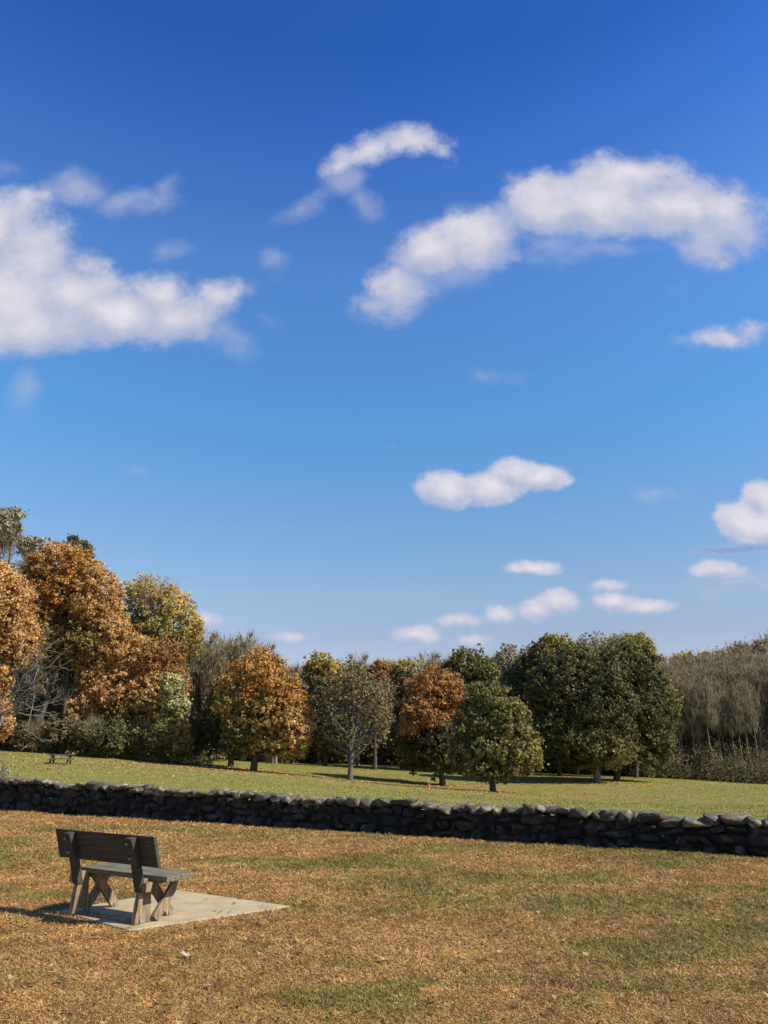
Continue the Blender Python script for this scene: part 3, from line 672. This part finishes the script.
row(185,300,96,125,20,[(185,632),(240,637),(275,655),(300,664)],'grey leafless tree behind the round orange maple','bare trees behind the orange maple',(2,4,3))
row(285,460,108,135,30,[(285,664),(340,660),(440,658),(460,656)],'grey brown bare tree in the wood behind the thin brown tree','bare trees behind the middle of the field')
row(450,660,112,140,28,[(450,662),(510,655),(560,645),(610,640),(660,652)],'grey bare tree standing behind the green trees and oaks','bare trees behind the oaks')
row(-60,190,96,125,30,[(-60,560),(0,560),(60,580),(120,610),(190,650)],'bare grey tree hidden deep behind the autumn trees at the left','bare trees behind the autumn wood',(1,3,4))

tree('yellow_tree','yellow crowned tree low on the skyline right of the oaks',685,776,150,[(682,659,14,7,'yell',.8),(706,656,9,5,'yell',.5),(690,668,18,12,'brown',.6)],4500,size=.3,nl=6)
# --- undergrowth along the wood edges (nobody could count it)
def band(name,label,pts,n,size,pal,hmin,hmax,depth,cl=200):
    pts=np.array(pts,float); u=rng.random(cl)*(len(pts)-1); i=np.floor(u).astype(int); f=u-i
    p=pts[i]*(1-f[:,None])+pts[np.minimum(i+1,len(pts)-1)]*f[:,None]
    x=p[:,0]; y=p[:,1]+rng.random(cl)*depth; z=height(x,y); h=hmin+(hmax-hmin)*rng.random(cl)**2
    Vs=[];Cs=[]
    for lay in range(3):
        cz=z+h*(.2+.35*lay); cen=np.stack([x+rng.normal(0,.6,cl),y,cz],1)
        V,c_=leaf_cloud(cen,np.tile([0,-.3,.8],(cl,1)),h*.42+.3,n//3,size,pal); Vs.append(V);Cs.append(c_)
    V=np.concatenate(Vs); g_=height(V[:,0],V[:,1]); V[:,2]=np.maximum(V[:,2],g_+.02)
    o=mesh_np(name,V,np.arange(len(V)).reshape(-1,4),M['leaf'],attrs={'col':('FLOAT_COLOR',np.concatenate(Cs))}); tag(o,label,'undergrowth',kind='stuff')
def line(px0,px1,D0,D1): a=at(px0,760,D0);b=at(px1,760,D1); return [(a[0],D0),(b[0],D1)]
band('undergrowth','dark undergrowth at the foot of the right hand wood',line(640,830,100.5,97.5),60000,.14,'scrub',.6,5.0,7,300)
band('undergrowth','dark scrub behind the oaks',line(505,660,114,106),30000,.25,'dark',2,6,8,150)
band('undergrowth','brown scrub at the foot of the middle wood',line(290,520,112,116),28000,.34,'scrub',1.6,5,8,180)
band('undergrowth','dark brown scrub behind the orange maple',line(180,300,100,108),18000,.32,'scrub',2,6,8,110)
band('undergrowth','low dark undergrowth along the autumn wood',line(-70,200,84,84),36000,.28,'scrub',1,4.5,9,220)
band('weedy_fringe','tan weedy fringe where the grass meets the autumn wood',line(-30,200,81,77),14000,.2,'pale',.2,.7,2,160)

# --- wooded hill at the far right and far wood closing the horizon
def hillh(x,y): return 72*np.exp(-((x-262)/135)**2-((y-325)/105)**2)
hx=np.linspace(40,700,90); hy=np.linspace(190,560,60); HX,HY=np.meshgrid(hx,hy); x,y=HX.ravel(),HY.ravel()
z=height(x,y)+hillh(x,y)-1.5+ (fbm(x*.02,y*.02,4)-.5)*4; idx=np.arange(len(x)).reshape(60,90)
hm,ht,hp=mat('hill_floor'); hp.inputs['Base Color'].default_value=(.13,.10,.07,1); hp.inputs['Roughness'].default_value=1
nn=ht.noise(ht.new('ShaderNodeNewGeometry').outputs['Position'],.4,5); ht.l.new(ht.ramp(nn.outputs[0],[(.3,(.08,.06,.04)),(.7,(.19,.14,.09))]),hp.inputs['Base Color'])
o=mesh_np('hill',np.stack([x,y,z],1),np.stack([idx[:-1,:-1],idx[:-1,1:],idx[1:,1:],idx[1:,:-1]],-1).reshape(-1,4),hm,smooth=True); tag(o,kind='structure')
def far_wood(name,label,x,y,zb,Hm,n,size,pals,tw=3.0):
    K=len(x); Vs=[];Cs=[]
    for pal,frac in pals:
        k=rng.random(K)<frac if pal!='grey' else np.ones(K,bool)
        if pal!='grey' : cen=np.stack([x[k],y[k],zb[k]+Hm[k]*.68],1); rr=Hm[k]*.24
        else: cen=np.stack([x,y,zb+Hm*.6],1); rr=Hm*.36
        m=int(n*(1 if pal=='grey' else frac*1.3))
        V,c_=leaf_cloud(cen,np.tile([0,-.2,.9],(len(cen),1)),rr,m,size*(1.6 if pal=='grey' else 1),pal,twig=tw if pal=='grey' else False); Vs.append(V);Cs.append(c_)
    V=np.concatenate(Vs); o=mesh_np(name,V,np.arange(len(V)).reshape(-1,4),M['leaf'],attrs={'col':('FLOAT_COLOR',np.concatenate(Cs))}); tag(o,label,'woodland',kind='stuff')
K=1400; x=rng.uniform(60,380,K); y=rng.uniform(200,345,K); zb=height(x,y)+hillh(x,y)-1
far_wood('hillside_wood','brown grey wood covering the far hill at the right',x,y,zb,rng.uniform(9,14,K),150000,.8,[('grey',1),('brown',.7),('rust',.06),('dark',.05),('yell',.02)],4)
K=420; x=rng.uniform(-130,130,K); y=rng.uniform(140,185,K); zb=height(x,y)
far_wood('distant_wood','far grey brown wood closing the view behind the field trees',x,y,zb,rng.uniform(9,14.5,K)*(1+.25*(x<-20)),60000,.6,[('grey',1),('scrub',.8),('dark',.25)],2.5)

# ------------------------------------------------------------------ sun, sky, clouds
AL = 1.
SAZ, SEL = math.radians(-20), math.radians(40)          # azimuth from +X, elevation
S = Vector((math.cos(SAZ)*math.cos(SEL),math.sin(SAZ)*math.cos(SEL),math.sin(SEL)))
sl = bpy.data.lights.new('sun','SUN'); sl.energy = 5.0; sl.angle = math.radians(.53); sl.color = (1,.92,.78)
so = bpy.data.objects.new('sun',sl); C.objects.link(so); so.rotation_euler = S.to_track_quat('Z','Y').to_euler()
wd = bpy.data.worlds.new('World'); sc.world = wd; wd.use_nodes = True; t = NT(wd.node_tree); t.n.clear()
sky = t.new('ShaderNodeTexSky', sky_type='NISHITA', sun_disc=False, sun_elevation=SEL, sun_rotation=math.pi/2-SAZ, altitude=300, air_density=1.0, dust_density=.6, ozone_density=3.5)
dirv = t.new('ShaderNodeTexCoord').outputs['Generated']
sp = t.new('ShaderNodeSeparateXYZ', i_0=dirv)
def half(*c): return tuple(x/2 for x in c)
tint = t.ramp(sp.outputs[2], [(.0,half(1.05,.82,.78)),(.13,half(.96,.79,.80)),(.176,half(1.0,.93,.88)),(.40,half(.66,1.14,1.33)),(.56,half(.72,1.12,1.5)),(.68,half(.38,.78,1.45)),(.74,half(.24,.62,1.27))])
tn = t.vmath('SCALE', t.vmath('MULTIPLY', sky.outputs[0], tint).outputs[0]); tn.inputs['Scale'].default_value = 2.
bg = t.new('ShaderNodeBackground', i_Color=tn.outputs[0], i_Strength=.1025)
dy = t.math('MAXIMUM', sp.outputs[1], .05)
pl = t.new('ShaderNodeCombineXYZ', i_0=t.math('DIVIDE',sp.outputs[0],dy), i_1=t.math('DIVIDE',sp.outputs[2],dy)).outputs[0]
def sky_ab(px,py): r=ray(px,py); return r[0]/r[1], r[2]/r[1]
def ell(px,py,rx,ry,rot=0,k=1):
    a,b=sky_ab(px,py); a1,_=sky_ab(px+rx,py); _,b1=sky_ab(px,py-ry); return (a,b,a1-a,b1-b,math.radians(rot))
BIG=[(-8,235,48,60,-35),(84,270,44,26,-38),(30,262,62,52,-45),(70,295,70,42,-30),(0,305,90,58,0),(30,328,110,34,0),(115,316,90,34,-8),(170,318,66,32,0),(215,296,42,24,10),(160,292,50,22,0),(232,288,26,14,0),
     (400,285,44,36,15),(376,306,28,17,0),(425,255,50,32,35),(480,235,62,38,22),(545,205,70,40,10),(610,200,70,46,0),(680,205,66,42,-8),(725,212,54,42,-5),(705,240,32,30,0),(640,175,60,24,0),
     (540,180,12,16,0),(372,150,46,17,20),(408,142,48,16,0),(340,166,26,10,40),(442,152,20,12,-30),
     (728,338,48,12,0),(755,330,35,13,5)]
SMALL=[(447,490,30,17,0),(492,487,34,16,5),(515,474,26,15,0),(540,478,30,12,0),(432,488,12,14,0),(745,520,30,20,0),(765,500,24,20,0),(768,525,40,20,0),
     (533,568,22,6,0),(720,570,24,10,0),(416,634,20,8,0),(460,621,18,7,0),(501,615,12,7,0),(536,610,16,9,0),(556,602,20,12,0),(615,602,20,9,0),(645,606,30,7,0),(610,585,14,5,0),(470,640,14,5,0),(205,620,14,7,0),(290,637,14,4,0)]
WISP=[(80,185,44,20,-15),(130,200,42,16,5),(160,190,16,16,0),(165,253,24,10,0),(10,168,20,12,0),(270,265,12,14,0),(365,205,16,16,30),(300,210,40,12,25),(345,180,24,16,30),(672,290,14,12,-20),(270,325,30,10,-30),
      (230,335,45,22,-30),(610,250,60,14,0),(650,493,32,9,0),(490,378,24,7,0),(198,488,14,4,0),(140,470,10,3,0),(391,446,5,1.2,0),(30,380,20,22,0),(455,275,50,18,20),(550,245,50,18,10),(735,585,60,14,0)]
def cloud_field(t, vec, L, k=.012):
    acc=None
    for e in L:
        a,b,ra,rb,rot=ell(*e)
        mp=t.new('ShaderNodeMapping', vector_type='TEXTURE', i_Vector=vec, i_Location=(a,b,0), i_Rotation=(0,0,rot), i_Scale=(ra,rb,1))
        ln=t.vmath('LENGTH',mp.outputs[0]).outputs['Value']
        d=t.math('MULTIPLY',t.math('SUBTRACT',1.,ln), (ra*rb)**.5)
        acc = d if acc is None else t.math('SMOOTH_MAX',acc,d,k)
    return acc
def warp(scale,amt,seed):
    n=t.noise(t.vmath('ADD',pl,(seed,seed*.7,0)).outputs[0],scale,10,.66); d=t.vmath('SUBTRACT',n.outputs['Color'],(.5,.5,.5)).outputs[0]
    s=t.vmath('SCALE',d); s.inputs['Scale'].default_value=amt; return t.vmath('ADD',pl,s.outputs[0]).outputs[0]
def sm(x,a,b):
    n=t.new('ShaderNodeMapRange', interpolation_type='SMOOTHSTEP'); t.l.new(x,n.inputs['Value']); n.inputs['From Min'].default_value=a; n.inputs['From Max'].default_value=b; return n.outputs[0]
nz=t.noise(pl,8,9,.52,.0).outputs[0]; nf=t.noise(pl,24,9,.66).outputs[0]; nlo=t.noise(t.vmath('ADD',pl,(.014,.022,0)).outputs[0],8,9,.52,.0).outputs[0]
wv=warp(9,.042,3.1); wv2=warp(26,.014,5.3)
fb=cloud_field(t,wv,BIG,.035); db=t.math('ADD',t.math('ADD',fb,t.math('MULTIPLY',t.math('SUBTRACT',nz,.5),.09)),t.math('MULTIPLY',t.math('SUBTRACT',nf,.5),.055)); mb_=sm(db,-.004,.040)
fs=cloud_field(t,wv2,SMALL); ds=t.math('ADD',fs,t.math('MULTIPLY',t.math('SUBTRACT',nf,.5),.03)); ms_=sm(ds,-.008,.006)
fw=cloud_field(t,wv,WISP); dwp=t.math('ADD',fw,t.math('MULTIPLY',t.math('SUBTRACT',nz,.52),.16)); mw_=t.math('MULTIPLY',sm(dwp,-.01,.055),.62)
mask=t.math('MAXIMUM',t.math('MAXIMUM',t.math('MULTIPLY',mb_,.97),t.math('MULTIPLY',ms_,.95)),mw_,clamp=True)
thick=sm(db,.0,.10)                                     # thicker parts of a cloud scatter more light back
relief=t.math('MULTIPLY_ADD',t.math('SUBTRACT',nz,nlo),2.6,.5,clamp=True)
off=t.vmath('ADD',wv,(.0,.045,0)).outputs[0]; fo=cloud_field(t,off,BIG[:23],.05); base=sm(fo,-.02,.07)      # cloud overhead of this ray: shaded underside
lum=t.math('ADD',t.math('MULTIPLY',thick,.55),t.math('MULTIPLY',relief,.22)); lum=t.math('SUBTRACT',t.math('ADD',lum,.30),t.math('MULTIPLY',base,.28),clamp=True)
isb=t.math('GREATER_THAN',ms_,mb_); offs=t.vmath('ADD',wv2,(.0,.010,0)).outputs[0]; sb=sm(cloud_field(t,offs,SMALL),-.004,.022); ls=t.math('ADD',t.math('MULTIPLY',sm(ds,0.,.035),.45),t.math('MULTIPLY',nf,.35)); ls=t.math('SUBTRACT',t.math('ADD',ls,.40),t.math('MULTIPLY',sb,.22),clamp=True); lum=t.math('ADD',t.math('MULTIPLY',lum,t.math('SUBTRACT',1.,isb)),t.math('MULTIPLY',isb,ls))
ccol=t.ramp(lum,[(.0,(.34,.43,.66)),(.4,(.46,.50,.66)),(.70,(.70,.685,.76)),(1.,(.88,.85,.90))])
streak=None                                               # blue-grey shadowed cloud bank low under the right edge cloud
for e in ((738,549,52,4.5,4),(765,545,40,7,0)):
    a,b,ra,rb,rot=ell(*e); mp=t.new('ShaderNodeMapping', vector_type='TEXTURE', i_Vector=wv2, i_Location=(a,b,0), i_Rotation=(0,0,rot), i_Scale=(ra,rb,1))
    d=t.math('SUBTRACT',1.,t.vmath('LENGTH',mp.outputs[0]).outputs['Value']); streak=d if streak is None else t.math('MAXIMUM',streak,d)
sk=t.math('MULTIPLY',sm(streak,-.2,.6),t.math('SUBTRACT',1.,ms_)); sk=t.math('MULTIPLY',sk,.75)
ccol=t.mix(sk,ccol,(.17,.27,.60)); mask=t.math('MAXIMUM',mask,sk)
cb=t.new('ShaderNodeBackground', i_Color=ccol, i_Strength=.70)
mx=t.new('ShaderNodeMixShader'); t.l.new(mask,mx.inputs[0]); t.l.new(bg.outputs[0],mx.inputs[1]); t.l.new(cb.outputs[0],mx.inputs[2])
wo=t.new('ShaderNodeOutputWorld'); t.l.new(mx.outputs[0],wo.inputs[0])

# ------------------------------------------------------------------ camera
cam=bpy.data.cameras.new('camera'); co=bpy.data.objects.new('camera',cam); C.objects.link(co); sc.camera=co
cam.sensor_fit='HORIZONTAL'; cam.sensor_width=36; cam.lens=36*F/768; cam.clip_end=6000; cam.clip_start=.05
co.location=(0,0,EYE); co.rotation_euler=(math.pi/2+PITCH,0,0)
sc.view_settings.view_transform='Standard'; sc.view_settings.look='None'; sc.view_settings.exposure=.55; sc.view_settings.gamma=1
